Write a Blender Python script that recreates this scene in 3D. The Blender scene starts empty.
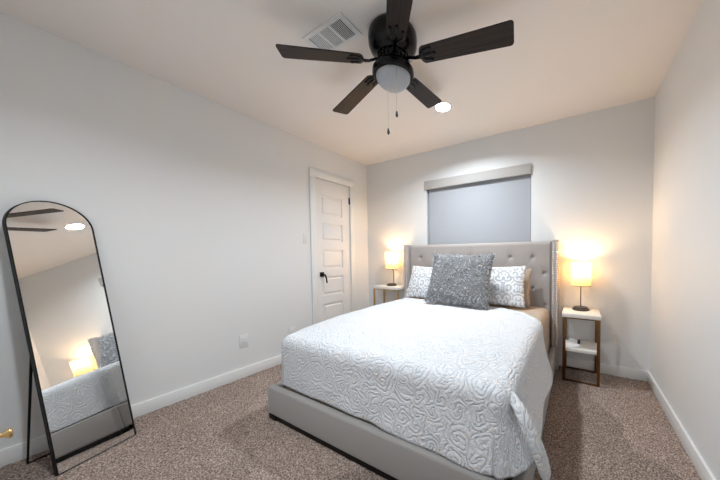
import bpy, bmesh, math, random
import numpy as np
from mathutils import Vector, Matrix
random.seed(7)
rng = np.random.default_rng(7)
PI = math.pi
SC = bpy.context.scene
COL = SC.collection

# ------------------------------------------------------------------ camera
cam_d = bpy.data.cameras.new('camera')
cam = bpy.data.objects.new('camera', cam_d)
COL.objects.link(cam)
yaw, pitch, roll = 0.51715, -0.0339, -0.00867
cy_, sy_ = math.cos(yaw), math.sin(yaw)
cp_, sp_ = math.cos(pitch), math.sin(pitch)
fw = Vector((-sy_ * cp_, cy_ * cp_, sp_))
rt = Vector((cy_, sy_, 0))
up = rt.cross(fw)
c_, s_ = math.cos(roll), math.sin(roll)
r2 = rt * c_ + up * s_
u2 = up * c_ - rt * s_
M = Matrix(((r2.x, u2.x, -fw.x, 2.69624), (r2.y, u2.y, -fw.y, -2.87758), (r2.z, u2.z, -fw.z, 1.11664), (0, 0, 0, 1)))
cam.matrix_world = M
cam_d.sensor_width = 36.0
cam_d.sensor_fit = 'HORIZONTAL'
cam_d.lens = 258.47426 * 36 / 720
cam_d.shift_x = -70.323 / 720
cam_d.shift_y = 24.295 / 720
cam_d.clip_start = 0.02
SC.camera = cam

# ------------------------------------------------------------------ world, exposure, lights
world = bpy.data.worlds.new('world')
SC.world = world
world.use_nodes = True
world.node_tree.nodes['Background'].inputs[0].default_value = (0.02, 0.025, 0.04, 1)
world.node_tree.nodes['Background'].inputs[1].default_value = 1.0
SC.view_settings.view_transform = 'Standard'
SC.view_settings.look = 'None'
SC.view_settings.gamma = 1.0
SC.view_settings.use_curve_mapping = False
SC.view_settings.exposure = 0.42

CAN_W = 21.0          # ceiling downlights
CAN_COL = (0.86, 0.938, 1.0)
LAMP_W = 6.6          # bedside lamps
LAMP_COL = (1.0, 0.64, 0.31)


def lamp_light(name, kind, loc, energy, color, size=0.1, rot=(0, 0, 0), parent=None, spread=None):
    l = bpy.data.lights.new(name, kind)
    l.energy = energy
    l.color = color
    if kind == 'AREA':
        l.shape = 'DISK'
        l.size = size
        if spread:
            l.spread = spread
    else:
        l.shadow_soft_size = size
    o = bpy.data.objects.new(name, l)
    o.location = loc
    o.rotation_euler = rot
    COL.objects.link(o)
    if parent:
        o.parent = parent
    return o


# ------------------------------------------------------------------ room dimensions
W = 3.254
H = 2.44
YF = -3.42            # front wall, behind the camera

# ------------------------------------------------------------------ materials
def new_mat(name):
    m = bpy.data.materials.new(name)
    m.use_nodes = True
    nt = m.node_tree
    return m, nt, nt.nodes['Principled BSDF']


def lk(nt, a, b):
    nt.links.new(a, b)


def mat(name, col, rough=0.5, metal=0.0, noise=0.0, nscale=30.0, bump=0.0, bscale=200.0, spec=None, bdist=0.002, sheen=0.0):
    """plain procedural material: colour with slight noise variation and a fine bump"""
    m, nt, b = new_mat(name)
    b.inputs['Roughness'].default_value = rough
    b.inputs['Metallic'].default_value = metal
    if spec is not None:
        b.inputs['Specular IOR Level'].default_value = spec
    if sheen:
        b.inputs['Sheen Weight'].default_value = sheen
    tc = nt.nodes.new('ShaderNodeTexCoord')
    n = nt.nodes.new('ShaderNodeTexNoise')
    n.inputs['Scale'].default_value = nscale
    n.inputs['Detail'].default_value = 3
    lk(nt, tc.outputs['Object'], n.inputs['Vector'])
    mx = nt.nodes.new('ShaderNodeMix')
    mx.data_type = 'RGBA'
    lk(nt, n.outputs['Fac'], mx.inputs[0])
    mx.inputs[6].default_value = tuple(c * (1 - noise) for c in col) + (1,)
    mx.inputs[7].default_value = tuple(min(1, c * (1 + noise)) for c in col) + (1,)
    lk(nt, mx.outputs[2], b.inputs['Base Color'])
    if bump:
        n2 = nt.nodes.new('ShaderNodeTexNoise')
        n2.inputs['Scale'].default_value = bscale
        n2.inputs['Detail'].default_value = 2
        lk(nt, tc.outputs['Object'], n2.inputs['Vector'])
        bp = nt.nodes.new('ShaderNodeBump')
        bp.inputs['Strength'].default_value = bump
        bp.inputs['Distance'].default_value = bdist
        lk(nt, n2.outputs['Fac'], bp.inputs['Height'])
        lk(nt, bp.outputs['Normal'], b.inputs['Normal'])
    return m


def mth(nt, op, a, b=None, c=None, clamp=False):
    n = nt.nodes.new('ShaderNodeMath')
    n.operation = op
    n.use_clamp = clamp
    for i, v in enumerate((a, b, c)):
        if v is None:
            continue
        if isinstance(v, (int, float)):
            n.inputs[i].default_value = v
        else:
            lk(nt, v, n.inputs[i])
    return n.outputs[0]


def scroll(nt, vec, scale, freq, rand=0.75, warp=0.25):
    """spiral scroll lines: returns sine height -1..1"""
    mp = nt.nodes.new('ShaderNodeVectorMath')
    mp.operation = 'SCALE'
    lk(nt, vec, mp.inputs[0])
    mp.inputs['Scale'].default_value = scale
    nz = nt.nodes.new('ShaderNodeTexNoise')
    nz.noise_dimensions = '2D'
    nz.inputs['Scale'].default_value = 1.3
    nz.inputs['Detail'].default_value = 1
    lk(nt, mp.outputs[0], nz.inputs['Vector'])
    sb = nt.nodes.new('ShaderNodeVectorMath')
    sb.operation = 'SUBTRACT'
    lk(nt, nz.outputs['Color'], sb.inputs[0])
    sb.inputs[1].default_value = (.5, .5, .5)
    sc = nt.nodes.new('ShaderNodeVectorMath')
    sc.operation = 'SCALE'
    lk(nt, sb.outputs[0], sc.inputs[0])
    sc.inputs['Scale'].default_value = warp * 2
    ad = nt.nodes.new('ShaderNodeVectorMath')
    ad.operation = 'ADD'
    lk(nt, mp.outputs[0], ad.inputs[0])
    lk(nt, sc.outputs[0], ad.inputs[1])
    vo = nt.nodes.new('ShaderNodeTexVoronoi')
    vo.voronoi_dimensions = '2D'
    vo.inputs['Scale'].default_value = 1.0
    vo.inputs['Randomness'].default_value = rand
    lk(nt, ad.outputs[0], vo.inputs['Vector'])
    d = nt.nodes.new('ShaderNodeVectorMath')
    d.operation = 'SUBTRACT'
    lk(nt, ad.outputs[0], d.inputs[0])
    lk(nt, vo.outputs['Position'], d.inputs[1])
    sep = nt.nodes.new('ShaderNodeSeparateXYZ')
    lk(nt, d.outputs[0], sep.inputs[0])
    ang = mth(nt, 'ARCTAN2', sep.outputs[1], sep.outputs[0])
    r = mth(nt, 'MULTIPLY', vo.outputs['Distance'], freq)
    ph = mth(nt, 'ADD', r, ang)
    return mth(nt, 'SINE', ph)


M_wall = mat('wall_paint', (0.79, 0.79, 0.785), 0.55, bump=0.25, bscale=90, noise=0.008, nscale=3, bdist=0.0015)
M_ceil = mat('ceiling_paint', (0.85, 0.805, 0.77), 0.9, bump=0.2, bscale=90, noise=0.01, nscale=3, bdist=0.0015)
M_trim = mat('trim_paint', (0.83, 0.83, 0.82), 0.35, noise=0.01)
M_door = mat('door_paint', (0.82, 0.81, 0.80), 0.35, noise=0.01)
M_black = mat('black_metal', (0.006, 0.006, 0.006), 0.5, metal=0.0, noise=0.1, spec=0.2)
M_dark = mat('dark_plastic', (0.02, 0.02, 0.022), 0.4, noise=0.1)
M_plate = mat('white_plastic', (0.78, 0.78, 0.77), 0.3, noise=0.005)
M_slot = mat('outlet_slot', (0.05, 0.05, 0.05), 0.6)
M_uph_shaded = mat('grey_upholstery_shaded', (0.33, 0.31, 0.295), 0.95, noise=0.12, nscale=260, bump=0.5, bscale=700, bdist=0.001, sheen=0.2)  # darker copy of the bed fabric, shade on the rails put into colour
M_uph_lit = mat('grey_upholstery_lit', (0.42, 0.375, 0.35), 0.95, noise=0.12, nscale=260, bump=0.5, bscale=700, bdist=0.001, sheen=0.2)  # same fabric, lighter and warmer: light on the headboard put into colour
M_nail = mat('nailhead_metal', (0.75, 0.72, 0.68), 0.25, metal=1.0)
M_sheet = mat('beige_sheet', (0.46, 0.37, 0.29), 0.8, noise=0.03, bump=0.3, bscale=30, bdist=0.004)
M_gold = mat('brass_gold', (0.52, 0.34, 0.15), 0.33, metal=1.0, noise=0.08, nscale=60)
M_copper = mat('aged_copper_gold', (0.21, 0.105, 0.045), 0.32, metal=1.0, noise=0.15, nscale=40)
M_marble = mat('white_marble', (0.82, 0.78, 0.73), 0.3, noise=0.04, nscale=14)
M_lbase = mat('lamp_base_bronze', (0.05, 0.045, 0.04), 0.4, metal=0.3, noise=0.1)
M_shadecloth = mat('roller_shade_fabric', (0.42, 0.43, 0.46), 0.9, noise=0.02, nscale=400, bump=0.1, bscale=900)
M_valance = mat('valance_fabric', (0.47, 0.45, 0.43), 0.9, noise=0.04, nscale=300)
M_globe = mat('frosted_glass_globe', (0.40, 0.43, 0.46), 0.35, noise=0.01)
M_bronze = mat('fan_bronze', (0.006, 0.005, 0.005), 0.2, metal=0.6, noise=0.1)
M_vent = mat('vent_white', (0.78, 0.78, 0.77), 0.4, noise=0.01)
M_ventdark = mat('vent_duct_shadow', (0.035, 0.04, 0.045), 0.8)  # near-black tone painting the shade behind the louvres
M_frame = mat('window_frame_white', (0.7, 0.7, 0.7), 0.4)
M_cord = mat('white_cord', (0.75, 0.74, 0.72), 0.5)
M_paper = mat('white_paper', (0.85, 0.85, 0.86), 0.7)
M_tan = mat('tan_card', (0.45, 0.28, 0.17), 0.7)
M_dresser = mat('white_lacquer', (0.80, 0.80, 0.80), 0.4, noise=0.01)

# carpet -----------------------------------------------------------
m, nt, b = new_mat('carpet')
M_carpet = m
tc = nt.nodes.new('ShaderNodeTexCoord')
n1 = nt.nodes.new('ShaderNodeTexNoise'); n1.inputs['Scale'].default_value = 120; n1.inputs['Detail'].default_value = 4; n1.inputs['Roughness'].default_value = 0.75
lk(nt, tc.outputs['Object'], n1.inputs['Vector'])
cr = nt.nodes.new('ShaderNodeValToRGB')
lk(nt, n1.outputs['Fac'], cr.inputs[0])
cr.color_ramp.elements[0].position = 0.36; cr.color_ramp.elements[0].color = (0.10, 0.066, 0.052, 1)
cr.color_ramp.elements[1].position = 0.66; cr.color_ramp.elements[1].color = (0.70, 0.58, 0.50, 1)
e = cr.color_ramp.elements.new(0.5); e.color = (0.30, 0.225, 0.19, 1)
# vacuum tracks: the pile lies one way or the other
n2 = nt.nodes.new('ShaderNodeTexVoronoi'); n2.inputs['Scale'].default_value = 2.1; n2.feature = 'F1'
nn = nt.nodes.new('ShaderNodeTexNoise'); nn.inputs['Scale'].default_value = 3.0; nn.inputs['Detail'].default_value = 3
lk(nt, tc.outputs['Object'], nn.inputs['Vector'])
mxv = nt.nodes.new('ShaderNodeMix'); mxv.data_type = 'VECTOR'; mxv.inputs[0].default_value = 0.25
lk(nt, tc.outputs['Object'], mxv.inputs[4]); lk(nt, nn.outputs['Color'], mxv.inputs[5])
lk(nt, mxv.outputs[1], n2.inputs['Vector'])
sepc = nt.nodes.new('ShaderNodeSeparateColor'); lk(nt, n2.outputs['Color'], sepc.inputs[0])
val = mth(nt, 'MULTIPLY_ADD', sepc.outputs[0], 0.42, 0.88)
hsv = nt.nodes.new('ShaderNodeHueSaturation')
lk(nt, cr.outputs[0], hsv.inputs['Color']); lk(nt, val, hsv.inputs['Value'])
lk(nt, hsv.outputs[0], b.inputs['Base Color'])
b.inputs['Roughness'].default_value = 1.0
b.inputs['Specular IOR Level'].default_value = 0.1
bp = nt.nodes.new('ShaderNodeBump'); bp.inputs['Strength'].default_value = 0.9; bp.inputs['Distance'].default_value = 0.008
lk(nt, n1.outputs['Fac'], bp.inputs['Height']); lk(nt, bp.outputs['Normal'], b.inputs['Normal'])

# quilted coverlet ---------------------------------------------------
m, nt, b = new_mat('quilted_coverlet')
M_cover = m
b.inputs['Base Color'].default_value = (0.72, 0.73, 0.755, 1)
b.inputs['Roughness'].default_value = 0.85
b.inputs['Specular IOR Level'].default_value = 0.2
uv = nt.nodes.new('ShaderNodeUVMap')
s1 = scroll(nt, uv.outputs[0], 10.5, 12.5, rand=0.9, warp=0.3)
a1 = mth(nt, 'ABSOLUTE', s1)
a1 = mth(nt, 'POWER', a1, 0.55)
s2 = scroll(nt, uv.outputs[0], 23.0, 9.0, rand=1.0, warp=0.5)
a2 = mth(nt, 'ABSOLUTE', s2)
a1 = mth(nt, 'MULTIPLY_ADD', a2, 0.3, a1)
nz = nt.nodes.new('ShaderNodeTexNoise'); nz.noise_dimensions = '2D'; nz.inputs['Scale'].default_value = 90
lk(nt, uv.outputs[0], nz.inputs['Vector'])
hh = mth(nt, 'MULTIPLY_ADD', nz.outputs['Fac'], 0.8, a1)
bp = nt.nodes.new('ShaderNodeBump'); bp.inputs['Strength'].default_value = 0.9; bp.inputs['Distance'].default_value = 0.0054
lk(nt, hh, bp.inputs['Height']); lk(nt, bp.outputs['Normal'], b.inputs['Normal'])

# patterned shams -----------------------------------------------------
m, nt, b = new_mat('scroll_print_cotton')
M_sham = m
b.inputs['Roughness'].default_value = 0.85
uv = nt.nodes.new('ShaderNodeUVMap')
sp = nt.nodes.new('ShaderNodeSeparateXYZ'); lk(nt, uv.outputs[0], sp.inputs[0])
# mirrored damask repeat
fx = mth(nt, 'PINGPONG', sp.outputs[0], 0.14)
fy = mth(nt, 'PINGPONG', sp.outputs[1], 0.17)
cb = nt.nodes.new('ShaderNodeCombineXYZ'); lk(nt, fx, cb.inputs[0]); lk(nt, fy, cb.inputs[1])
s1 = scroll(nt, cb.outputs[0], 15.0, 12.0, rand=0.75, warp=0.12)
a1 = mth(nt, 'GREATER_THAN', s1, 0.15)
mx = nt.nodes.new('ShaderNodeMix'); mx.data_type = 'RGBA'
lk(nt, a1, mx.inputs[0])
mx.inputs[6].default_value = (0.80, 0.81, 0.83, 1)
mx.inputs[7].default_value = (0.46, 0.46, 0.48, 1)
lk(nt, mx.outputs[2], b.inputs['Base Color'])

# grey shag -------------------------------------------------------------
M_fur = mat('grey_shag', (0.44, 0.445, 0.455), 0.9, noise=0.6, nscale=45, sheen=0.3)
M_furb = mat('grey_backing', (0.19, 0.19, 0.195), 0.95, noise=0.3, nscale=60)

# fan blade walnut ------------------------------------------------------
m, nt, b = new_mat('blade_walnut')
M_blade = m
tc = nt.nodes.new('ShaderNodeTexCoord')
mp = nt.nodes.new('ShaderNodeMapping'); mp.inputs['Scale'].default_value = (3, 60, 60)
lk(nt, tc.outputs['Object'], mp.inputs[0])
n1 = nt.nodes.new('ShaderNodeTexNoise'); n1.inputs['Scale'].default_value = 1.0; n1.inputs['Detail'].default_value = 4
lk(nt, mp.outputs[0], n1.inputs['Vector'])
cr = nt.nodes.new('ShaderNodeValToRGB'); lk(nt, n1.outputs['Fac'], cr.inputs[0])
cr.color_ramp.elements[0].position = .3; cr.color_ramp.elements[0].color = (0.012, 0.007, 0.005, 1)
cr.color_ramp.elements[1].position = .75; cr.color_ramp.elements[1].color = (0.042, 0.025, 0.017, 1)
lk(nt, cr.outputs[0], b.inputs['Base Color'])
b.inputs['Roughness'].default_value = 0.45
b.inputs['Specular IOR Level'].default_value = 0.25

# mirror glass, clear glass ----------------------------------------------
M_mirror = mat('silvered_glass', (0.86, 0.87, 0.86), 0.01, metal=1.0)
m, nt, b = new_mat('window_glass')
M_glass = m
b.inputs['Transmission Weight'].default_value = 1.0
b.inputs['Roughness'].default_value = 0.0
b.inputs['Base Color'].default_value = (0.9, 0.95, 0.95, 1)

# lit lampshade ------------------------------------------------------------
def shade_mat(name):
    m, nt, b = new_mat(name)
    out = nt.nodes['Material Output']
    b.inputs['Base Color'].default_value = (0.85, 0.78, 0.62, 1)
    b.inputs['Roughness'].default_value = 0.9
    tr = nt.nodes.new('ShaderNodeBsdfTranslucent'); tr.inputs[0].default_value = (0.95, 0.86, 0.66, 1)
    ms = nt.nodes.new('ShaderNodeMixShader'); ms.inputs[0].default_value = 0.65
    lk(nt, b.outputs[0], ms.inputs[1]); lk(nt, tr.outputs[0], ms.inputs[2])
    tcx = nt.nodes.new('ShaderNodeTexCoord')
    nz = nt.nodes.new('ShaderNodeTexNoise'); nz.inputs['Scale'].default_value = 300
    lk(nt, tcx.outputs['Object'], nz.inputs['Vector'])
    bp = nt.nodes.new('ShaderNodeBump'); bp.inputs['Strength'].default_value = 0.1; bp.inputs['Distance'].default_value = 0.001
    lk(nt, nz.outputs['Fac'], bp.inputs['Height']); lk(nt, bp.outputs['Normal'], b.inputs['Normal'])
    lk(nt, ms.outputs[0], out.inputs['Surface'])
    return m


M_shade = shade_mat('linen_lampshade')


def emit_mat(name, col, strength):
    m, nt, b = new_mat(name)
    b.inputs['Emission Color'].default_value = col + (1,)
    b.inputs['Emission Strength'].default_value = strength
    b.inputs['Base Color'].default_value = (0.8, 0.8, 0.8, 1)
    return m


M_bulb = emit_mat('lit_bulb', (1.0, 0.66, 0.32), 12.0)
M_can = emit_mat('lit_downlight_lens', (0.95, 0.98, 1.0), 14.0)


# ------------------------------------------------------------------ mesh helpers
def tag(o, label=None, cat=None, group=None, kind=None):
    if label: o['label'] = label
    if cat: o['category'] = cat
    if group: o['group'] = group
    if kind: o['kind'] = kind
    return o


def empty(name, loc=(0, 0, 0), rz=0):
    o = bpy.data.objects.new(name, None)
    o.empty_display_size = 0.05
    o.location = loc
    o.rotation_euler = (0, 0, rz)
    COL.objects.link(o)
    return o


def obj(name, bm, material, parent=None, smooth=False, loc=None):
    me = bpy.data.meshes.new(name)
    bmesh.ops.recalc_face_normals(bm, faces=bm.faces[:])
    bm.to_mesh(me)
    bm.free()
    me.materials.append(material)
    if smooth:
        for p in me.polygons:
            p.use_smooth = True
        if smooth == 'auto':
            try:
                me.set_sharp_from_angle(angle=math.radians(40))
            except Exception:
                pass
    o = bpy.data.objects.new(name, me)
    COL.objects.link(o)
    if parent: o.parent = parent
    if loc: o.location = loc
    return o


def box(bm, lo, hi, bevel=0.0, seg=2, rot=None, about=None):
    """axis-aligned box between lo and hi, optionally bevelled / rotated"""
    lo = Vector(lo); hi = Vector(hi)
    c = (lo + hi) / 2; s = hi - lo
    r = bmesh.ops.create_cube(bm, size=1.0)
    vs = r['verts']
    bmesh.ops.scale(bm, vec=s, verts=vs)
    es = set(e for v in vs for e in v.link_edges)
    if bevel > 0:
        rr = bmesh.ops.bevel(bm, geom=list(es), offset=bevel, segments=seg, affect='EDGES', profile=0.5)
        vs = list(set(rr['verts']) | set(v for f in rr['faces'] for v in f.verts) | set(v for v in vs if v.is_valid))
        seen = set(vs); st = list(vs)
        while st:
            v = st.pop()
            for e in v.link_edges:
                o = e.other_vert(v)
                if o not in seen:
                    seen.add(o); st.append(o)
        vs = list(seen)
    if rot is not None:
        bmesh.ops.rotate(bm, cent=(0, 0, 0), matrix=rot, verts=vs)
    bmesh.ops.translate(bm, vec=c, verts=vs)
    return vs


def bxo(name, lo, hi, material, parent=None, bevel=0.0, seg=2, smooth='auto'):
    bm = bmesh.new()
    box(bm, lo, hi, bevel, seg)
    return obj(name, bm, material, parent, smooth=smooth if bevel else False)


def lathe(bm, prof, c=(0, 0, 0), n=32, mat4=None):
    """revolve (r,z) profile about z"""
    rings = []
    for r, z in prof:
        if r < 1e-6:
            rings.append([bm.verts.new((c[0], c[1], c[2] + z))])
        else:
            rings.append([bm.verts.new((c[0] + r * math.cos(2 * PI * k / n), c[1] + r * math.sin(2 * PI * k / n), c[2] + z)) for k in range(n)])
    for a, b_ in zip(rings[:-1], rings[1:]):
        for k in range(n):
            k2 = (k + 1) % n
            if len(a) == 1 and len(b_) == 1: continue
            if len(a) == 1: bm.faces.new((a[0], b_[k], b_[k2]))
            elif len(b_) == 1: bm.faces.new((a[k], a[k2], b_[0]))
            else: bm.faces.new((a[k], a[k2], b_[k2], b_[k]))
    vs = [v for r in rings for v in r]
    if mat4 is not None:
        bmesh.ops.transform(bm, matrix=mat4, verts=vs)
    return vs


def tube(bm, pts, rad, n=10, cap=True, flat=1.0, upv=(0, 0, 1)):
    """tube along points; rad number or list"""
    pts = [Vector(p) for p in pts]
    rings = []
    prev = None
    for i, p in enumerate(pts):
        if i == 0: t = pts[1] - p
        elif i == len(pts) - 1: t = p - pts[i - 1]
        else: t = (pts[i + 1] - p).normalized() + (p - pts[i - 1]).normalized()
        t.normalize()
        if prev is None:
            a = Vector(upv)
            if abs(a.dot(t)) > 0.95: a = Vector((1, 0, 0))
            s = t.cross(a).normalized()
        else:
            s = (prev - t * prev.dot(t)).normalized()
        prev = s
        q = s.cross(t)
        r = rad[i] if isinstance(rad, (list, tuple)) else rad
        rings.append([bm.verts.new(p + s * (r * math.cos(2 * PI * k / n)) + q * (r * flat * math.sin(2 * PI * k / n))) for k in range(n)])
    for a, b_ in zip(rings[:-1], rings[1:]):
        for k in range(n):
            bm.faces.new((a[k], a[(k + 1) % n], b_[(k + 1) % n], b_[k]))
    if cap:
        bm.faces.new(rings[0][::-1]); bm.faces.new(rings[-1])


def grid_mesh(name, P, material, parent=None, uvs=None, smooth=True, close=False):
    """P: (n,m,3) array of points -> quad grid"""
    n, mm = P.shape[:2]
    idx = np.arange(n * mm).reshape(n, mm)
    q = np.stack([idx[:-1, :-1], idx[1:, :-1], idx[1:, 1:], idx[:-1, 1:]], -1).reshape(-1, 4)
    me = bpy.data.meshes.new(name)
    me.vertices.add(n * mm)
    me.vertices.foreach_set('co', P.reshape(-1).astype(np.float32))
    me.loops.add(q.size)
    me.loops.foreach_set('vertex_index', q.reshape(-1).astype(np.int32))
    me.polygons.add(len(q))
    me.polygons.foreach_set('loop_start', (np.arange(len(q)) * 4).astype(np.int32))
    me.polygons.foreach_set('loop_total', np.full(len(q), 4, np.int32))
    me.update(calc_edges=True)
    if uvs is not None:
        l = me.uv_layers.new(name='UVMap')
        l.data.foreach_set('uv', uvs.reshape(-1, 2)[q.reshape(-1)].reshape(-1).astype(np.float32))
    if smooth:
        me.polygons.foreach_set('use_smooth', np.ones(len(q), bool))
    me.materials.append(material)
    me.validate()
    o = bpy.data.objects.new(name, me)
    COL.objects.link(o)
    if parent: o.parent = parent
    return o


def vnoise(x, y, s, seed=0):
    """smooth value noise on arrays"""
    g = np.random.default_rng(seed).random((64, 64))
    u = (x * s) % 64; v = (y * s) % 64
    i = np.floor(u).astype(int); j = np.floor(v).astype(int)
    fu = u - i; fv = v - j
    fu = fu * fu * (3 - 2 * fu); fv = fv * fv * (3 - 2 * fv)
    i2 = (i + 1) % 64; j2 = (j + 1) % 64; i %= 64; j %= 64
    return (g[i, j] * (1 - fu) * (1 - fv) + g[i2, j] * fu * (1 - fv) + g[i, j2] * (1 - fu) * fv + g[i2, j2] * fu * fv) * 2 - 1


# ================================================================== SETTING
# floor: carpet with a real uneven pile
nx, ny = 340, 356
gx, gy = np.meshgrid(np.linspace(0, W, nx), np.linspace(YF, 0, ny), indexing='ij')
P = np.stack([gx + rng.uniform(-.003, .003, gx.shape), gy + rng.uniform(-.003, .003, gx.shape), rng.uniform(-.006, .003, gx.shape)], -1)
P[0, :, 0] = 0; P[-1, :, 0] = W; P[:, 0, 1] = YF; P[:, -1, 1] = 0
fl = grid_mesh('floor', P, M_carpet, smooth=True)
tag(fl, kind='structure')

# ceiling
tag(bxo('ceiling', (-.12, YF - .12, H), (W + .12, .16, H + .1), M_ceil), kind='structure')

# back wall with window opening
WX0, WX1, WZ0, WZ1 = 1.012, 2.272, 1.20, 2.058
bm = bmesh.new()
box(bm, (-.12, 0, -.05), (WX0, .16, H))
box(bm, (WX1, 0, -.05), (W + .12, .16, H))
box(bm, (WX0, 0, -.05), (WX1, .16, WZ0))
box(bm, (WX0, 0, WZ1), (WX1, .16, H))
tag(obj('wall_back', bm, M_wall), kind='structure')

# left wall with closet door opening
DY0, DY1, DZ = -.868, -.346, 2.052
bm = bmesh.new()
box(bm, (-.12, YF, -.05), (0, DY0, H))
box(bm, (-.12, DY1, -.05), (0, 0, H))
box(bm, (-.12, DY0, DZ), (0, DY1, H))
tag(obj('wall_left', bm, M_wall), kind='structure')
tag(bxo('wall_right', (W, YF, -.05), (W + .12, 0, H), M_wall), kind='structure')
tag(bxo('wall_front', (-.12, YF - .12, -.05), (W + .12, YF, H), M_wall), kind='structure')

# baseboards
def baseboard(name, lo, hi):
    tag(bxo(name, lo, hi, M_trim, bevel=.003), kind='structure')
BH = .09
baseboard('baseboard_back', (0, -.015, -.01), (W, 0, BH))
baseboard('baseboard_right', (W - .015, YF, -.01), (W, -.015, BH))
bm = bmesh.new()
box(bm, (0, YF, -.01), (.015, DY0 - .083, BH), .003)
box(bm, (0, DY1 + .066, -.01), (.015, -.015, BH), .003)
tag(obj('baseboard_left', bm, M_trim, smooth='auto'), kind='structure')

# door casing
bm = bmesh.new()
box(bm, (0, DY0 - .082, 0), (.018, DY0 - .003, DZ + .003), .004)
box(bm, (0, DY1 + .003, 0), (.018, DY1 + .064, DZ + .003), .004)
box(bm, (0, DY0 - .082, DZ + .003), (.02, DY1 + .064, DZ + .088), .004)
tag(obj('trim_1', bm, M_trim, smooth='auto'), kind='structure')

# door 1: slab with five raised panels
d1 = empty('door_1', (0, (DY0 + DY1) / 2, 0))
d1['kind'] = 'structure'
bm = bmesh.new()
w0, w1 = DY0 + .004 - d1.location.y, DY1 - .004 - d1.location.y
z0, z1 = .012, DZ - .006
xf, xb = -.004, -.038
pz = [(1.625, 1.865), (1.305, 1.525), (.965, 1.20), (.635, .865), (.28, .53)]
py0, py1 = w0 + .072, w1 - .122
xr = xf - .010
# stiles and rails
box(bm, (xb, w0, z0), (xf, py0, z1))
box(bm, (xb, py1, z0), (xf, w1, z1))
edges = [z0] + [v for a, c in reversed(pz) for v in (a, c)] + [z1]
for k in range(0, len(edges), 2):
    box(bm, (xb, py0, edges[k]), (xf, py1, edges[k + 1]))
for a, c in pz:
    box(bm, (xb + .004, py0, a), (xr - .004, py1, c))
    vs = box(bm, (xr - .004, py0 + .022, a + .022), (xf - .003, py1 - .022, c - .022))
    for v in vs:     # bevel the raised field
        if v.co.x > xr:
            v.co.y += .014 if v.co.y < (py0 + py1) / 2 else -.014
            v.co.z += .014 if v.co.z < (a + c) / 2 else -.014
obj('door_slab', bm, M_door, d1)
hy = -.803 - d1.location.y
hd = bxo('door_handle', (-.004, hy - .028, .87), (.006, hy + .028, .926), M_black, d1, bevel=.003)
bm = bmesh.new()
tube(bm, [(.004, hy, .898), (.035, hy, .898), (.048, hy + .004, .895), (.052, hy + .014, .875), (.052, hy + .024, .835), (.050, hy + .030, .795)], [.011, .011, .011, .010, .009, .009], 10)
obj('lever', bm, M_black, hd, smooth=True)
for hz in (1.86, .30):
    bm = bmesh.new()
    yy = w1 + .004
    tube(bm, [(.004, yy, hz - .045), (.004, yy, hz + .045)], .0075, 10)
    box(bm, (-.003, yy - .012, hz - .04), (.001, yy - .0005, hz + .04))
    obj('hinge', bm, M_black, d1)

# window 1 behind the shade
w1o = empty('window_1', ((WX0 + WX1) / 2, .11, WZ0)); w1o['kind'] = 'structure'
hw = (WX1 - WX0) / 2; wh = WZ1 - WZ0
bm = bmesh.new()
box(bm, (-hw, -.02, 0), (-hw + .05, .03, wh)); box(bm, (hw - .05, -.02, 0), (hw, .03, wh))
box(bm, (-hw + .05, -.02, 0), (hw - .05, .03, .05)); box(bm, (-hw + .05, -.02, wh - .05), (hw - .05, .03, wh))
box(bm, (-.02, -.02, .05), (.02, .03, wh - .05))
fr = obj('window_frame', bm, M_frame, w1o)
bxo('pane', (-hw + .05, .002, .05), (-.02, .008, wh - .05), M_glass, fr)
bxo('pane', (.02, .002, .05), (hw - .05, .008, wh - .05), M_glass, fr)

# roller shade
rs = empty('roller_shade', ((WX0 + WX1) / 2, .03, WZ0))
tag(rs, 'lowered grey blackout roller shade with a fabric valance above the headboard', 'window shade')
bm = bmesh.new()
vx0, vx1 = .994 - rs.location.x, 2.272 - rs.location.x
box(bm, (-hw + .022, -.004, .02), (hw - .008, 0, wh - .03))
obj('shade_fabric', bm, M_shadecloth, rs)
vs_ = bxo('valance', (vx0, -.058, wh - .105), (vx1, -.031, wh + .0), M_valance, rs, bevel=.003)
bm = bmesh.new(); tube(bm, [(-hw + .02, .0, wh - .06), (hw - .006, 0, wh - .06)], .02, 16)
obj('roller_tube', bm, M_dark, rs, smooth='auto')
bxo('hem_bar', (-hw + .022, -.008, .003), (hw - .006, .004, .028), M_valance, rs, bevel=.002)

# ================================================================== BED
RX0, RX1, RY0 = .838, 2.525, -1.912
RZ0, RZ1, RT = .035, .225, .05
bed = empty('bed_frame', (1.66, -1.0, 0))
tag(bed, 'low grey upholstered platform bed frame with a tall tufted wingback headboard', 'bed')
L = Vector(bed.location)


def bl(x, y, z):
    return (x - L.x, y - L.y, z - L.z)


HBY = -.075     # front of headboard panel padding (base plane)
bxo('side_rail', bl(RX0, RY0 + RT, RZ0), bl(RX0 + RT, -.142, RZ1), M_uph_shaded, bed, bevel=.014, seg=3)
bxo('side_rail', bl(RX1 - RT, RY0 + RT, RZ0), bl(RX1, -.142, RZ1), M_uph_shaded, bed, bevel=.014, seg=3)
bxo('foot_rail', bl(RX0, RY0, RZ0), bl(RX1, RY0 + RT, RZ1), M_uph_shaded, bed, bevel=.014, seg=3)
for x in (RX0 + .006, RX1 - .086):
    bxo('leg', bl(x, RY0 + .004, 0), bl(x + .08, RY0 + .084, RZ0 + .002), M_black, bed, bevel=.003)
bxo('leg', bl(1.66 - .03, RY0 + .03, 0), bl(1.66 + .03, RY0 + .085, RZ0 + .002), M_black, bed, bevel=.003)
bxo('gap_shadow', bl(RX0 + .087, RY0 + .010, .004), bl(RX1 - .087, RY0 + .029, RZ0 + .002), M_black, bed)  # black strip standing in for the shade in the gap below the rail
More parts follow.
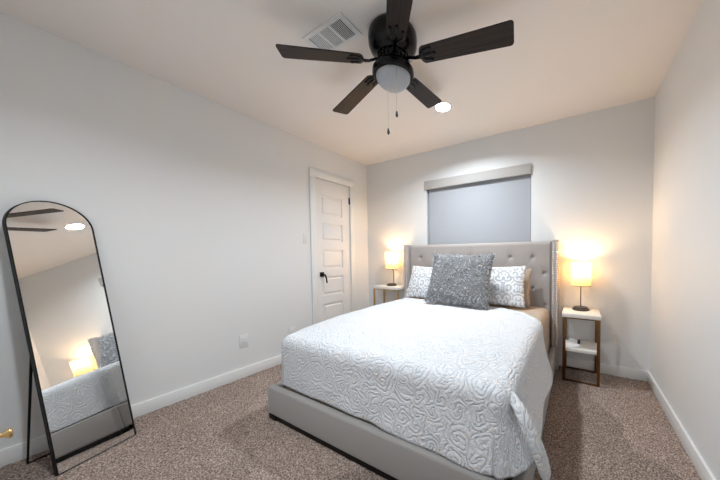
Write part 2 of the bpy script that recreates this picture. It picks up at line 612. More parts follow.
bxo('slat_deck', bl(RX0 + RT, RY0 + RT, .10), bl(RX1 - RT, -.09, .115), M_dark, bed)

# headboard padded panel with diamond tufting
HX0, HX1, HZ0, HZ1 = .795, 2.482, .06, 1.252
btn = []
for r_, z in enumerate((1.09, .93, .77, .61)):
    n_ = 7 if r_ % 2 == 0 else 8
    x0 = 1.6355 - (n_ - 1) / 2 * .2232
    for k in range(n_):
        btn.append((x0 + k * .2232, z))
X, Z = np.meshgrid(np.linspace(HX0, HX1, 240), np.linspace(HZ0, HZ1, 170), indexing='ij')
dep = np.full_like(X, .038)
edge = np.minimum(np.minimum(X - HX0, HX1 - X) / .03, (HZ1 - Z) / .035)
dep *= np.sqrt(np.clip(1 - (1 - np.clip(edge, 0, 1)) ** 2, 0, 1))
for bx_, bz_ in btn:
    rr = np.hypot(X - bx_, Z - bz_)
    dep -= .020 * np.exp(-(rr / .015) ** 2) + .006 * np.exp(-(rr / .05) ** 2)
    if bz_ > 1.0:   # pleat running up to the top edge
        dep -= .003 * np.exp(-((X - bx_) / .005) ** 2) * (Z > bz_)
for (ax, az) in btn:      # diagonal folds between neighbouring buttons
    for (bx_, bz_) in btn:
        if abs(abs(ax - bx_) - .1116) < .01 and abs((az - bz_) - .16) < .01:
            dx, dz = bx_ - ax, bz_ - az
            ln = math.hypot(dx, dz)
            t = ((X - ax) * dx + (Z - az) * dz) / ln ** 2
            dd = np.abs((X - ax) * dz - (Z - az) * dx) / ln
            dep -= .0015 * np.exp(-(dd / .012) ** 2) * ((t > 0) & (t < 1))
dep += .0015 * vnoise(X, Z, 14, 5)
P = np.stack([X - L.x, -.055 - dep - L.y, Z - L.z], -1)
hb = grid_mesh('headboard', P, M_uph_lit, bed)
# solid back of the headboard joined in as its body
bm = bmesh.new(); bm.from_mesh(hb.data)
box(bm, bl(HX0, -.056, HZ0), bl(HX1, -.018, HZ1 - .004), .004)
bm.to_mesh(hb.data); bm.free()
for bx_, bz_ in btn:
    bm = bmesh.new()
    lathe(bm, [(0, .009), (.006, .0085), (.0105, .005), (.0115, 0), (.009, -.004), (0, -.005)], n=14, mat4=Matrix.Rotation(PI / 2, 4, 'X'))
    bo = obj('tufting_button', bm, M_nail, hb, smooth=True)
    bo.location = bl(bx_, -.055 - .038 + .032 - .006, bz_)
    bo.location = (bx_ - L.x, -.071 - L.y, bz_)

for sx, (xa, xb_) in ((-1, (.735, .795)), (1, (2.482, 2.543))):
    bm = bmesh.new()
    box(bm, bl(xa, -.142, 0.0), bl(xb_, -.018, 1.258), .012, 3)
    wg = obj('headboard_wing', bm, M_uph_lit, bed, smooth='auto')
    for xx in (xa + .014, xb_ - .014):
        bm = bmesh.new()
        z = .03
        while z < 1.24:
            lathe(bm, [(0, .0045), (.004, .004), (.0075, .0015), (.0082, 0)], n=8, mat4=Matrix.Translation(bl(xx, -.1415, z)) @ Matrix.Rotation(PI / 2, 4, 'X'))
            z += .021
        obj('nailhead_trim', bm, M_nail, wg, smooth=True)

# ------------------------------------------------------------------ mattress + coverlet surfaces
def ztop(x, y):
    z = np.interp(y, [-1.85, -1.7, -1.4, -1.0, -.5, -.1], [.548, .572, .598, .612, .608, .60])
    return z + .012 * (1 - ((x - 1.69) / .8) ** 2)


def draped(a, b_, xi0, xi1, yi0, R, hemz, off=0, flare=0.0, flare_right_only=True, wave=0.0, zt=None):
    """a,b sheet coordinates (metres, beyond the inner rectangle they run down the drop)"""
    cx = np.clip(a, xi0, xi1); cyy = np.maximum(b_, yi0)
    da = a - cx; db = b_ - cyy
    m_ = np.maximum(np.abs(da), np.abs(db))
    ln = np.hypot(da, db) + 1e-9
    ux, uy = da / ln, db / ln
    zt_ = ztop(cx, cyy) + off
    arc = R * PI / 2
    th = np.clip(m_ / R, 0, PI / 2)
    h = R * np.sin(th)
    dr = R * (1 - np.cos(th))
    lin = np.clip(m_ - arc, 0, None)
    # weight of the right side in the direction
    wr = np.clip(ux, 0, 1) ** 2
    wl = np.clip(-ux, 0, 1) ** 2
    wf = np.clip(-uy, 0, 1) ** 2
    hz = wr * hemz[1](cyy) + wl * hemz[0] + wf * hemz[2]
    mmax = MMAX - arc
    t = np.clip(lin / mmax, 0, 1)
    drop = dr + t * (zt_ - R - hz)
    hx = h + flare * wr * (t ** 1.2) 
    fold = wave * t * np.sin(cyy * 11 + 1.0) * wr
    x = cx + ux * (hx + fold); y = cyy + uy * hx
    return x, y, zt_ - drop


MMAX = .40
# mattress in a beige fitted sheet
R_ = .065
xi0, xi1, yi0 = .898 + R_, 2.468 - R_, -1.845 + R_
a = np.concatenate([xi0 - np.linspace(MMAX, 0, 30), np.linspace(xi0, xi1, 60)[1:-1], xi1 + np.linspace(0, MMAX, 30)])
b_ = np.concatenate([yi0 - np.linspace(MMAX, 0, 30), np.linspace(yi0, -.115, 60)[1:]])
A, B = np.meshgrid(a, b_, indexing='ij')
x, y, z = draped(A, B, xi0, xi1, yi0, R_, (.118, lambda q: .118 + 0 * q, .118))
hd_ = np.clip((y + .115 + .06) / .06, 0, 1)
z = z - .05 * (1 - np.sqrt(np.clip(1 - hd_ ** 2, 0, 1))) * (z > .4)
P = np.stack([x, y, z], -1)
P2 = np.concatenate([P, P[:, -1:, :] * [1, 1, 0] + [0, .004, .118]], 1)
mt = grid_mesh('mattress', P2[:, :, :], M_sheet)
tag(mt, 'mattress in a beige fitted sheet showing beside the pillows at the head of the bed', 'mattress')

# white quilted coverlet
R_ = .075
xi0, xi1, yi0 = .882 + R_, 2.482 - R_, -1.862 + R_
off = .012
hem = (.236, lambda q: np.interp(q, [-1.85, -1.6, -1.2, -.9], [.30, .335, .30, .275]), .233)
na, nb = 44, 300
a = np.concatenate([xi0 - np.linspace(MMAX, 0, na), np.linspace(xi0, xi1, 220)[1:-1], xi1 + np.linspace(0, MMAX, na)])
tb = np.concatenate([-np.linspace(MMAX, 0, na), np.linspace(0, 1, 190)[1:]])
yhead = np.interp(a, [.5, .9, 1.2, 2.0, 2.3, 2.42, 2.60], [-.36, -.38, -.44, -.50, -.60, -.76, -.88])
A = np.repeat(a[:, None], len(tb), 1)
B = np.where(tb[None, :] < 0, yi0 + tb[None, :], yi0 + tb[None, :] * (yhead[:, None] - yi0))
x, y, z = draped(A, B, xi0, xi1, yi0, R_, hem, off=off, flare=.075, wave=.008)
z = z + .004 * vnoise(A, B, 3.2, 3) * (z > .5) 
z = z + .003 * vnoise(A, B, 9, 4)
# hem seam a hand's width from the head edge, ragged foot hem resting on the rail
dseam = (yhead[:, None] - B)
z -= .008 * np.exp(-((dseam - .085) / .008) ** 2) * (z > .3)
z += .005 * np.clip(1 - dseam / .085, 0, 1) * (dseam < .085) * (z > .45)
wob = np.clip((.32 - z) / .09, 0, 1)
y = y - .010 * wob * (vnoise(A, B, 7, 9)) * (B < yi0)
bulge = np.clip((x - 1.0) / 1.5, 0, 1) * np.clip((.45 - z) / .2, 0, 1) * (B < yi0)
y = y - .035 * bulge
z = z + .008 * wob * vnoise(A, B * 0, 9, 8)
P = np.stack([x, y, z], -1)
cv = grid_mesh('coverlet', P, M_cover, uvs=np.stack([A, B], -1))
md = cv.modifiers.new('Solidify', 'SOLIDIFY'); md.thickness = .009; md.offset = -1
tag(cv, 'white quilted scroll-pattern coverlet spread over the bed', 'bedspread')
# gathered corner fold hanging outside the foot of the bed (part of the coverlet)
path = [(2.415, -1.752, .556), (2.455, -1.788, .541), (2.492, -1.820, .513), (2.522, -1.840, .478), (2.548, -1.848, .430), (2.572, -1.842, .38), (2.588, -1.83, .315), (2.600, -1.815, .262), (2.603, -1.808, .240)]
rad = [.008, .018, .026, .029, .030, .029, .030, .026, .010]
bm = bmesh.new()
tube(bm, path, rad, 18, flat=.62)
lay = bm.loops.layers.uv.new('UVMap')
for f in bm.faces:
    for l in f.loops:
        l[lay].uv = (l.vert.co.z * 1.0, l.vert.co.x + l.vert.co.y)
fo = obj('corner_fold', bm, M_cover, cv, smooth=True)
sd = fo.modifiers.new('Subdivision', 'SUBSURF'); sd.levels = 2; sd.render_levels = 2


# ------------------------------------------------------------------ pillows
def pillow(name, w, h, t, material, n=46, crush=.0, flange=0.0, seed=1, uvo=(0, 0), pw=2.4):
    """soft pillow standing on its long edge: local x width, z height, y thickness"""
    u = np.linspace(-1, 1, n)
    U, V = np.meshgrid(u, u, indexing='ij')
    def side(sg):
        prof = (np.clip(1 - np.abs(U) ** pw, 0, 1) * np.clip(1 - np.abs(V) ** pw, 0, 1)) ** .55
        # pulled-in edges between pointed corners
        px = U * w / 2 * (1 - .06 * (1 - V ** 2) * np.abs(U) ** 3)
        pzz = V * h / 2 * (1 - .07 * (1 - U ** 2) * np.abs(V) ** 3)
        ty = t / 2 * prof * (1 + .12 * vnoise(U + 3, V + 3, 2.1, seed + (sg > 0)))
        ty = ty + .004 * vnoise(U + 5, V + 5, 5, seed + 7) * (prof > .1)
        return np.stack([px, sg * ty, pzz + h / 2], -1)
    F, Bk = side(-1), side(1)
    bm = bmesh.new()
    lay = bm.loops.layers.uv.new('UVMap')
    def add(P_, rev):
        vs = [[bm.verts.new(P_[i, j]) for j in range(n)] for i in range(n)]
        for i in range(n - 1):
            for j in range(n - 1):
                q = (vs[i][j], vs[i + 1][j], vs[i + 1][j + 1], vs[i][j + 1])
                f = bm.faces.new(q if not rev else q[::-1])
                for l in f.loops:
                    l[lay].uv = (l.vert.co.x + uvo[0], l.vert.co.z + uvo[1])
    add(F, False); add(Bk, True)
    bmesh.ops.remove_doubles(bm, verts=bm.verts[:], dist=.0004)
    return obj(name, bm, material, smooth=True)


lean = lambda o, x, y, z, rx, rz=0, ry=0: (setattr(o, 'location', (x, y, z)), setattr(o, 'rotation_euler', (rx, ry, rz)))
p1 = pillow('pillow', .66, .40, .15, M_sham, seed=2)
lean(p1, 1.255, -.40, .625, math.radians(-24), math.radians(-2), math.radians(1))
tag(p1, 'white pillow with grey scroll print at the window end of the left nightstand side, behind the shag cushion', 'pillow', 'scroll print pillows')
p2 = pillow('pillow', .66, .41, .13, M_sham, seed=12, uvo=(.01, 0))
lean(p2, 1.965, -.46, .630, math.radians(-24), math.radians(2), math.radians(-1.5))
p1['label'] = 'white grey-scroll pillow showing at the left of the shag cushion'
tag(p2, 'white grey-scroll pillow showing at the right of the shag cushion', 'pillow', 'scroll print pillows')
p3 = pillow('pillow', .66, .38, .10, M_sheet, seed=22)
lean(p3, 1.985, -.30, .620, math.radians(-19), math.radians(1), math.radians(0))
tag(p3, 'plain beige pillow peeking out behind the right scroll-print pillow', 'pillow')

# shag cushion: pillow body plus many curled tufts in the same mesh
fp = pillow('cushion', .66, .52, .14, M_furb, n=40, seed=31, pw=3.2)
me = fp.data
tri_pts, tri_nrm = [], []
polys = me.polygons
areas = np.array([p_.area for p_ in polys]); areas /= areas.sum()
pick = rng.choice(len(polys), 9000, p=areas)
bm = bmesh.new(); bm.from_mesh(me)
for pi_ in pick:
    p_ = polys[pi_]
    vsx = [me.vertices[i].co for i in p_.vertices]
    wgt = rng.dirichlet(np.ones(len(vsx)))
    c = sum((v * float(w_) for v, w_ in zip(vsx, wgt)), Vector())
    nrm = p_.normal.copy()
    d = (nrm * .8 + Vector(rng.normal(0, .55, 3)) + Vector((0, 0, -.25))).normalized()
    side = d.cross(Vector(rng.normal(0, 1, 3))).normalized()
    ln = rng.uniform(.020, .044)
    r0 = rng.uniform(.0025, .0055)
    curl = side * ln * rng.uniform(.2, .9)
    k1 = c; k2 = c + d * ln * .5 + curl * .15; k3 = c + d * ln * .8 + curl * .8
    rings = []
    q = d.cross(side)
    for k, r in ((k1, r0), (k2, r0 * .9), (k3, r0 * .35)):
        rings.append([bm.verts.new(k + side * (r * math.cos(t_)) + q * (r * math.sin(t_))) for t_ in (0, 2.094, 4.189)])
    for a_, b2 in zip(rings[:-1], rings[1:]):
        for k in range(3):
            bm.faces.new((a_[k], a_[(k + 1) % 3], b2[(k + 1) % 3], b2[k])).material_index = 1
    bm.faces.new(rings[-1]).material_index = 1
me.materials.append(M_fur)
bm.to_mesh(me); bm.free()
lean(fp, 1.690, -.668, .646, math.radians(-20), math.radians(-3), math.radians(1.5))
tag(fp, 'square grey shaggy cushion leaning in front of the pillows', 'cushion')


# ================================================================== NIGHTSTANDS
def nightstand(name, x0, x1, y0, y1, zt, metal, label, shelf=True, bw=.024, bt=.012, slab=.035):
    cx, cyy = (x0 + x1) / 2, (y0 + y1) / 2
    t = empty(name, (cx, cyy, 0))
    tag(t, label, 'nightstand', 'metal framed nightstands')
    a, b2 = (x1 - x0) / 2, (y1 - y0) / 2
    bxo('table_top', (-a, -b2, zt - slab), (a, b2, zt), M_marble, t, bevel=.003)
    zz = zt - slab
    i = .006
    for sx in (-1, 1):
        for sy in (-1, 1):
            xa, xb2 = (sx * (a - i), sx * (a - i - bw))
            ya, yb = (sy * (b2 - i), sy * (b2 - i - bt))
            bxo('leg', (min(xa, xb2), min(ya, yb), 0), (max(xa, xb2), max(ya, yb), zz), metal, t, bevel=.001)
    for sy in (-1, 1):
        ya, yb = (sy * (b2 - i), sy * (b2 - i - bt))
        for z0_, z1_ in ((.002, .016), (zz - .010, zz)):
            bxo('stretcher', (-a + i + bw, min(ya, yb), z0_), (a - i - bw, max(ya, yb), z1_), metal, t, bevel=.001)
    for sx in (-1, 1):
        xa, xb2 = (sx * (a - i), sx * (a - i - bt))
        bxo('side_bar', (min(xa, xb2), -b2 + i + bt, zz - .01), (max(xa, xb2), b2 - i - bt, zz), metal, t, bevel=.001)
    if shelf:
        s_ = bxo('shelf', (-a + i + .002, -b2 + i + bt, .262), (a - i - .002, b2 - i - bt, .290), M_marble, t, bevel=.002)
    return t


nsR = nightstand('nightstand', 2.583, 2.876, -.335, -.024, .60, M_copper,
                 'narrow copper-framed nightstand with white marble top and lower shelf, right of the bed')
nsL = nightstand('nightstand', .30, .728, -.245, -.02, .715, M_gold,
                 'gold-framed nightstand with white marble top in the far corner by the closet door', bw=.024)


# ------------------------------------------------------------------ lamps
def lamp(x, y, z, label, sh=.22, sr=.080, sz=.225, energy=LAMP_W):
    t = empty('table_lamp', (x, y, z))
    tag(t, label, 'lamp', 'lit bedside lamps')
    bm = bmesh.new()
    lathe(bm, [(0, 0), (.068, 0), (.070, .004), (.070, .012), (.066, .016), (.058, .018), (.058, .026), (.054, .030), (0, .030)], n=36)
    bs = obj('lamp_base', bm, M_lbase, t, smooth='auto')
    bm = bmesh.new()
    py = .042
    tube(bm, [(0, py, .028), (0, py, sz - .035), (0, py * .9, sz - .022), (0, py * .3, sz - .012), (0, 0, sz - .004), (0, 0, sz + .05)], .0048, 10)
    obj('pole', bm, M_lbase, t, smooth=True)
    bm = bmesh.new()
    lathe(bm, [(.016, sz + .03), (.017, sz + .07), (.012, sz + .08), (0, sz + .08)], n=16)
    obj('socket', bm, M_lbase, t, smooth='auto')
    bm = bmesh.new()
    lathe(bm, [(0, sz + .078), (.012, sz + .082), (.024, sz + .105), (.027, sz + .125), (.020, sz + .145), (0, sz + .153)], n=20)
    obj('bulb', bm, M_bulb, t, smooth=True)
    bm = bmesh.new()
    lathe(bm, [(sr, sz), (sr, sz + sh), (sr - .002, sz + sh), (sr - .002, sz), (sr, sz)], n=48)
    obj('lamp_shade', bm, M_shade, t, smooth='auto')
    bm = bmesh.new()
    tube(bm, [(sr * math.cos(a_), sr * math.sin(a_), sz + .001) for a_ in np.linspace(0, 2 * PI, 49)], .0022, 6)
    for a_ in (0, PI * 2 / 3, PI * 4 / 3):
        tube(bm, [(0.014 * math.cos(a_), .014 * math.sin(a_), sz + .035), (sr * math.cos(a_), sr * math.sin(a_), sz + .003)], .0014, 6)
    obj('shade_ring', bm, M_lbase, t, smooth=True)
    bm = bmesh.new()
    tube(bm, [(sr * math.cos(a_), sr * math.sin(a_), sz + sh - .001) for a_ in np.linspace(0, 2 * PI, 49)], .0018, 6)
    obj('shade_ring', bm, M_lbase, t, smooth=True)
    bm = bmesh.new()
    tube(bm, [(.02, 0, sz + .05), (.024, 0, sz + .02), (.024, 0, sz - .02)], .0012, 6)
    obj('pull_chain', bm, M_lbase, t, smooth=True)
    lamp_light('bulb_light', 'POINT', (0, 0, sz + .175), energy, LAMP_COL, .022, parent=t)
    return t


lamp(2.728, -.115, .60, 'lit table lamp with cream drum shade on the right nightstand beside the white wall')
lamp(.515, -.10, .715, 'lit table lamp with cream drum shade on the left nightstand in the far corner', sh=.235)

# things on the right nightstand's shelf
zs = .290
pp = bmesh.new()
box(pp, (-.055, -.04, 0), (.055, .04, .004), .001, rot=Matrix.Rotation(math.radians(12), 3, 'Z'))
box(pp, (-.05, -.035, .004), (.045, .035, .007), .001, rot=Matrix.Rotation(math.radians(-9), 3, 'Z'))
po = obj('leaflet', pp, M_paper, loc=(2.675, -.225, zs))
tag(po, 'small white folded leaflet lying on the lower shelf of the right nightstand', 'leaflet')
bm = bmesh.new()
pts = []
for k in range(60):
    t_ = k / 59
    a_ = t_ * 4.2 * PI
    pts.append((.022 * math.cos(a_) * (1 + .4 * math.sin(3 * t_)), .018 * math.sin(a_), .003 + .02 * abs(math.sin(a_ * .5)) + .02 * t_))
tube(bm, pts, .0022, 6)
co = obj('charging_cable', bm, M_cord, loc=(2.665, -.13, zs), smooth=True)
tag(co, 'coiled white charging cable at the back of the nightstand shelf behind the leaflet', 'cable')
bm = bmesh.new()
box(bm, (-.012, -.012, 0), (.012, .012, .035), .003)
box(bm, (-.008, -.004, .035), (-.005, .004, .043)); box(bm, (.005, -.004, .035), (.008, .004, .043))
ch = obj('power_adapter', bm, M_dark, loc=(2.715, -.15, zs), smooth='auto')
tag(ch, 'small black power adapter standing on the right nightstand shelf', 'charger')
bm = bmesh.new()
pts = [(2.715, -.055, .604), (2.70, -.028, .606), (2.69, -.015, .595), (2.68, -.014, .56), (2.672, -.014, .45), (2.68, -.014, .36), (2.69, -.014, .25), (2.66, -.014, .19), (2.62, -.014, .2), (2.585, -.014, .26), (2.562, -.012, .31)]
tube(bm, pts, .0025, 6)
cd = obj('lamp_cord', bm, M_cord, smooth=True)
tag(cd, 'thin pale cord hanging down the wall behind the right nightstand', 'cord')
cd.data.transform(Matrix.Translation((0, 0, 0)))


# ================================================================== WALL PLATES
def plate(name, y, z, label, cat, kindof):
    t = empty(name, (0, y, z)); tag(t, label, cat)
    bxo('cover_plate', (0, -.036, -.058), (.006, .036, .058), M_plate, t, bevel=.002)
    if kindof == 'switch':
        bxo('rocker', (.0055, -.017, -.033), (.010, .017, .033), M_plate, t, bevel=.001)
    else:
        rc = bxo('socket_face', (.0055, -.0165, -.033), (.0085, .0165, .033), M_plate, t, bevel=.001)
        for dz in (-.017, .017):
            bm = bmesh.new()
            box(bm, (.0083, -.006, dz - .003), (.0088, -.0046, dz + .006)); box(bm, (.0083, .0046, dz - .003), (.0088, .006, dz + .006))
            obj('slot', bm, M_slot, rc)
    return t


plate('light_switch', -1.002, 1.318, 'white rocker light switch on the left wall beside the closet door', 'light switch', 'switch')
plate('wall_outlet', -1.668, .338, 'white power outlet low on the left wall, nearer the mirror', 'outlet', 'outlet')
plate('wall_outlet', -1.200, .292, 'white power outlet low on the left wall, nearer the closet door', 'outlet', 'outlet')

# ================================================================== MIRROR
az, el, dd_ = 0.34015, 0.20479, -0.533
n_ = Vector((math.cos(el) * math.cos(az), math.cos(el) * math.sin(az), math.sin(el)))
side = Vector((math.sin(az), -math.cos(az), 0))           # from right end to left end of the bottom
upm = side.cross(n_) * -1
if upm.z < 0: upm = -upm
# bottom right corner on the floor
BR = Vector((.2755, -2.4122, 0.001))
BR += n_ * (dd_ - BR.dot(n_)) * 1.0
BR = BR - upm * (BR.z - .001) / upm.z
mw, mh = .314, 1.477
Mm = Matrix((( side.x, upm.x, n_.x, BR.x), (side.y, upm.y, n_.y, BR.y), (side.z, upm.z, n_.z, BR.z), (0, 0, 0, 1)))
mir = empty('floor_mirror')
mir.matrix_world = Matrix.Translation(BR)
tag(mir, 'tall arched floor mirror in a thin black frame leaning at the left wall', 'mirror')


def arch(w, h, inset, n=40):
    r = w / 2 - inset
    c = (w / 2, h - w / 2)
    pts = [(inset, inset * .4)] + [(w - inset, inset * .4)]
    pts += [(c[0] + r * math.cos(t), c[1] + r * math.sin(t)) for t in np.linspace(0, PI, n)]
    return pts


RT3 = Mm.to_3x3()
def mloc(u, v, w_):
    return RT3 @ Vector((u, v, w_))
out_, in_ = arch(mw, mh, 0), arch(mw, mh, .0048)
bm = bmesh.new()
N = len(out_)
fr_ = [[bm.verts.new(mloc(p[0], p[1], d)) for p in pts] for pts, d in ((out_, 0.004), (in_, 0.004), (in_, -.018), (out_, -.018))]
for i in range(4):
    A_, B_ = fr_[i], fr_[(i + 1) % 4]
    for k in range(N):
        bm.faces.new((A_[k], A_[(k + 1) % N], B_[(k + 1) % N], B_[k]))
obj('mirror_frame', bm, M_black, mir)
bm = bmesh.new()
g = [bm.verts.new(mloc(p[0], p[1], 0)) for p in arch(mw, mh, .004)]
g2 = [bm.verts.new(mloc(p[0], p[1], -.003)) for p in arch(mw, mh, .004)]
bm.faces.new(g); bm.faces.new(g2[::-1])
for k in range(len(g)):
    bm.faces.new((g[k], g[(k + 1) % len(g)], g2[(k + 1) % len(g)], g2[k]))
obj('mirror_glass', bm, M_mirror, mir)
bm = bmesh.new()
g = [bm.verts.new(mloc(p[0], p[1], -.006)) for p in arch(mw, mh, .006)]
g2 = [bm.verts.new(mloc(p[0], p[1], -.016)) for p in arch(mw, mh, .006)]
bm.faces.new(g); bm.faces.new(g2[::-1])
for k in range(len(g)):
    bm.faces.new((g[k], g[(k + 1) % len(g)], g2[(k + 1) % len(g)], g2[k]))
obj('backing_board', bm, M_dark, mir)
# easel stand: a U of thin rod hinged on the back
pL = mloc(mw - .012, .67, -.02); pR = mloc(.05, .67, -.02)
fL = Vector((.105, -2.775, .006)) - BR
fR = fL + (-side) * .26
fR.x += .03
bm = bmesh.new()
tube(bm, [pL, fL, fR, pR], .0055, 8)
obj('easel_stand', bm, M_black, mir)

# ================================================================== CEILING FAN
FX, FY = 1.725, -1.60
fan = empty('ceiling_fan', (FX, FY, H))
tag(fan, 'dark bronze hugger ceiling fan with five walnut blades and a frosted light globe', 'ceiling fan')
bm = bmesh.new()
lathe(bm, [(0, 0), (.135, 0), (.142, -.012), (.145, -.035), (.142, -.075), (.132, -.100), (.115, -.118), (.098, -.128), (.095, -.136), (0, -.136)], n=48)
obj('motor_housing', bm, M_bronze, fan, smooth='auto')
bm = bmesh.new()
lathe(bm, [(0, -.136), (.085, -.136), (.088, -.150), (.080, -.172), (.060, -.182), (.058, -.200), (0, -.200)], n=40)
for k in range(20):
    a_ = 2 * PI * k / 20
    tube(bm, [(.088 * math.cos(a_), .088 * math.sin(a_), -.125), (.090 * math.cos(a_), .090 * math.sin(a_), -.168)], .006, 6)
obj('rotor_hub', bm, M_bronze, fan, smooth='auto')
bm = bmesh.new()
lathe(bm, [(0, -.200), (.060, -.200), (.108, -.205), (.122, -.215), (.124, -.240), (.118, -.250), (.104, -.252), (.104, -.244), (0, -.244)], n=48)
obj('light_fitter', bm, M_bronze, fan, smooth='auto')
bm = bmesh.new()
lathe(bm, [(.102, -.244), (.102, -.256), (.097, -.272), (.083, -.291), (.062, -.306), (.036, -.315), (0, -.318)], n=40)
obj('glass_globe', bm, M_globe, fan, smooth=True)


def blade(ang, zend, length, pitch_):
    """blade from hub along +x rotated to ang; tip height zend (world)"""
    zr = -.168
    zt_ = zend - H
    r0, r1 = .17, length
    dirv = Vector((r1 - r0, 0, zt_ - zr)); dirv.normalize()
    bm = bmesh.new()
    ln = math.hypot(r1 - r0, zt_ - zr)
    # outline
    w0_, w1_ = .052, .065
    top = []
    seg = 8
    for k in range(seg + 1):     # root rounded
        t = PI / 2 + PI * k / seg
        top.append((.03 + .03 * math.cos(t), w0_ * math.sin(t)))
    c = .018
    top += [(ln - c, -w1_)]
    for k in range(1, 7):
        t = -PI / 2 + PI / 2 * k / 6
        top.append((ln - c + c * math.cos(t), -w1_ + c + c * math.sin(t)))
    for k in range(0, 7):
        t = PI / 2 * k / 6
        top.append((ln - c + c * math.cos(t), w1_ - c + c * math.sin(t)))
    vs1 = [bm.verts.new((x_, y_, .003)) for x_, y_ in top]
    vs2 = [bm.verts.new((x_, y_, -.003)) for x_, y_ in top]
    bm.faces.new(vs1); bm.faces.new(vs2[::-1])
    for k in range(len(vs1)):
        bm.faces.new((vs1[k], vs1[(k + 1) % len(vs1)], vs2[(k + 1) % len(vs1)], vs2[k]))
    o = obj('blade', bm, M_blade, fan)
    tilt = -math.atan2(zt_ - zr, r1 - r0)
    mtx = Matrix.Rotation(ang, 4, 'Z') @ Matrix.Translation((r0, 0, zr)) @ Matrix.Rotation(tilt, 4, 'Y') @ Matrix.Rotation(pitch_, 4, 'X')
    o.matrix_local = mtx
    # blade iron under the root
    bm = bmesh.new()
    tube(bm, [(-.095, 0, .012), (-.06, 0, .004), (-.03, 0, -.006), (.0, 0, -.008)], [.012, .010, .010, .012], 8, flat=.7)
    tube(bm, [(-.002, 0, -.007), (.035, -.030, -.006), (.07, -.034, -.006)], .009, 8, flat=.45)
    tube(bm, [(-.002, 0, -.007), (.035, .030, -.006), (.07, .034, -.006)], .009, 8, flat=.45)
    tube(bm, [(-.002, 0, -.007), (.05, 0, -.007), (.09, 0, -.006)], .010, 8, flat=.45)
    for sx_, sy_2 in ((.07, -.034), (.07, .034), (.09, 0)):
        lathe(bm, [(0, -.012), (.006, -.011), (.008, -.007), (.008, -.003)], c=(sx_, sy_2, 0), n=10)
    io = obj('blade_bracket', bm, M_bronze, fan, smooth='auto')
    io.matrix_local = mtx


for ang, zend, ln_ in ((-138.7, 2.25, .625), (167.5, 2.215, .635), (94.5, 2.345, .62), (10.5, 2.255, .69), (-48, 2.27, .64)):
    blade(math.radians(ang), zend, ln_, math.radians(-11))
# pull chains
for (px_, py_, zb_) in ((.040, -.104, 1.835), (.082, -.080, 1.93)):
    bm = bmesh.new()
    zt0 = -.235
    tube(bm, [(px_, py_, zt0), (px_, py_, zb_ - H)], .0011, 6)
    pc = obj('pull_chain', bm, M_nail, fan)
    bm = bmesh.new()
    lathe(bm, [(0, .0), (.005, -.003), (.0075, -.016), (.0075, -.028), (.004, -.034), (0, -.035)], c=(px_, py_, zb_ - H), n=12)
    obj('chain_pull', bm, M_dark, pc, smooth=True)

# ================================================================== CEILING VENT
vx0_, vx1_, vy0_, vy1_ = 1.236, 1.572, -1.858, -1.690
vt = empty('ceiling_vent', ((vx0_ + vx1_) / 2, (vy0_ + vy1_) / 2, H))
tag(vt, 'white rectangular ceiling air vent with three louvre banks beside the fan', 'air vent')
a_, b2 = (vx1_ - vx0_) / 2, (vy1_ - vy0_) / 2
bm = bmesh.new()
fi = .024
box(bm, (-a_, -b2, -.008), (a_, -b2 + fi, 0), .002); box(bm, (-a_, b2 - fi, -.008), (a_, b2, 0), .002)
box(bm, (-a_, -b2 + fi, -.008), (-a_ + fi + .01, b2 - fi, 0)); box(bm, (a_ - fi - .01, -b2 + fi, -.008), (a_, b2 - fi, 0))
iw = 2 * (a_ - fi - .01)
for k in (1, 2):
    xc = -iw / 2 + iw * k / 3
    box(bm, (xc - .006, -b2 + fi, -.008), (xc + .006, b2 - fi, 0))
obj('vent_frame', bm, M_vent, vt)
bxo('duct_shadow', (-iw / 2, -b2 + fi, -.0015), (iw / 2, b2 - fi, -.0005), M_ventdark, vt)  # dark sheet in place of an unlit duct opening
for k in range(3):
    xs0 = -iw / 2 + iw * k / 3 + .008; xs1 = -iw / 2 + iw * (k + 1) / 3 - .008
    bm = bmesh.new()
    for xc in np.linspace(xs0 + .003, xs1 - .003, 7):
        hwid = (.0040, .0036, .0026)[k]
        box(bm, (xc - hwid, -b2 + fi, -.0065), (xc + hwid, b2 - fi, -.0055))
    obj('louvres', bm, M_vent, vt)
bxo('damper_lever', (a_ - .024, -.012, -.013), (a_ - .018, .012, -.008), M_vent, vt)

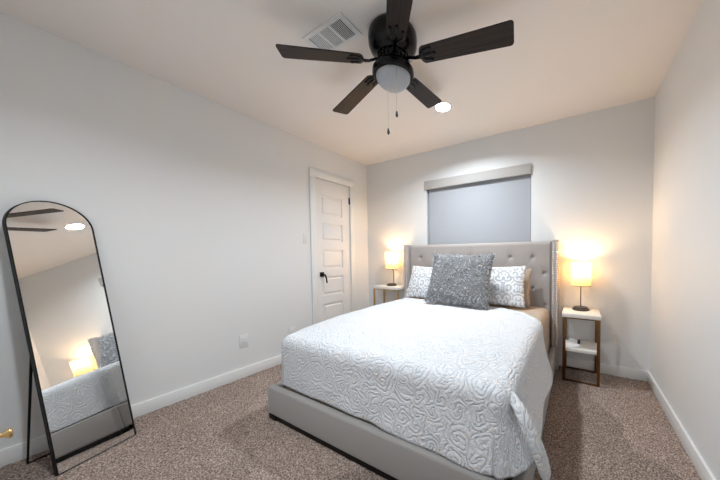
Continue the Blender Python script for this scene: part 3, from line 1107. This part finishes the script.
# ================================================================== DOWNLIGHTS
def downlight(x, y, label, watts=CAN_W):
    t = empty('recessed_light', (x, y, H))
    tag(t, label, 'ceiling light')
    bm = bmesh.new()
    lathe(bm, [(.066, -.003), (.070, -.006), (.082, -.004), (.086, 0), (.066, 0), (.066, -.003)], n=40)
    obj('trim_ring', bm, M_vent, t, smooth='auto')
    bm = bmesh.new()
    lathe(bm, [(0, -.0035), (.066, -.003), (.066, -.0005), (0, -.0005)], n=40)
    obj('lens', bm, M_can, t, smooth='auto')
    lamp_light('downlight_beam', 'AREA', (0, 0, -.009), watts, CAN_COL, .13, parent=t, spread=math.radians(150))


downlight(1.642, -.771, 'round white recessed ceiling light shining beside a fan blade tip')
downlight(1.642, -2.62, 'unseen added fill light, built as a round recessed ceiling light, at the end of the room opposite the headboard', CAN_W * .75)  # unseen second downlight, added to brighten the room

# ================================================================== DRESSER at the left picture edge
dr = empty('cabinet', (.95, -3.131, 0))
tag(dr, 'white cabinet with a brass knob at the far left beside the mirror', 'cabinet')
dx0, dx1, dy0, dy1, dz1 = -.05, .45, -.27, .262, .70
bm = bmesh.new()
box(bm, (dx0, dy0, .05), (dx1, dy1 - .018, dz1), .006)
obj('carcass', bm, M_dresser, dr, smooth='auto')
for xa_, xb2 in ((dx0 + .008, dx1 - .004),):
    dw = bxo('cabinet_door', (xa_, dy1 - .018, .065), (xb2, dy1, dz1 - .02), M_dresser, dr, bevel=.004)
    bm = bmesh.new()
    lathe(bm, [(0, 0), (.007, 0), (.0055, .006), (.0065, .012), (.013, .019), (.014, .023), (.010, .026), (0, .027)], n=20, mat4=Matrix.Translation(((xb2 - .05) if xb2 > .1 else (xa_ + .05), dy1, .64)) @ Matrix.Rotation(-PI / 2, 4, 'X'))
    kn = obj('knob', bm, M_gold, dw, smooth=True)
    kn['label'] = 'brass knob'
for sx_ in (dx0 + .02, dx1 - .06):
    for sy_2 in (dy0 + .02, dy1 - .08):
        bxo('leg', (sx_, sy_2, 0), (sx_ + .04, sy_2 + .04, .052), M_dresser, dr)
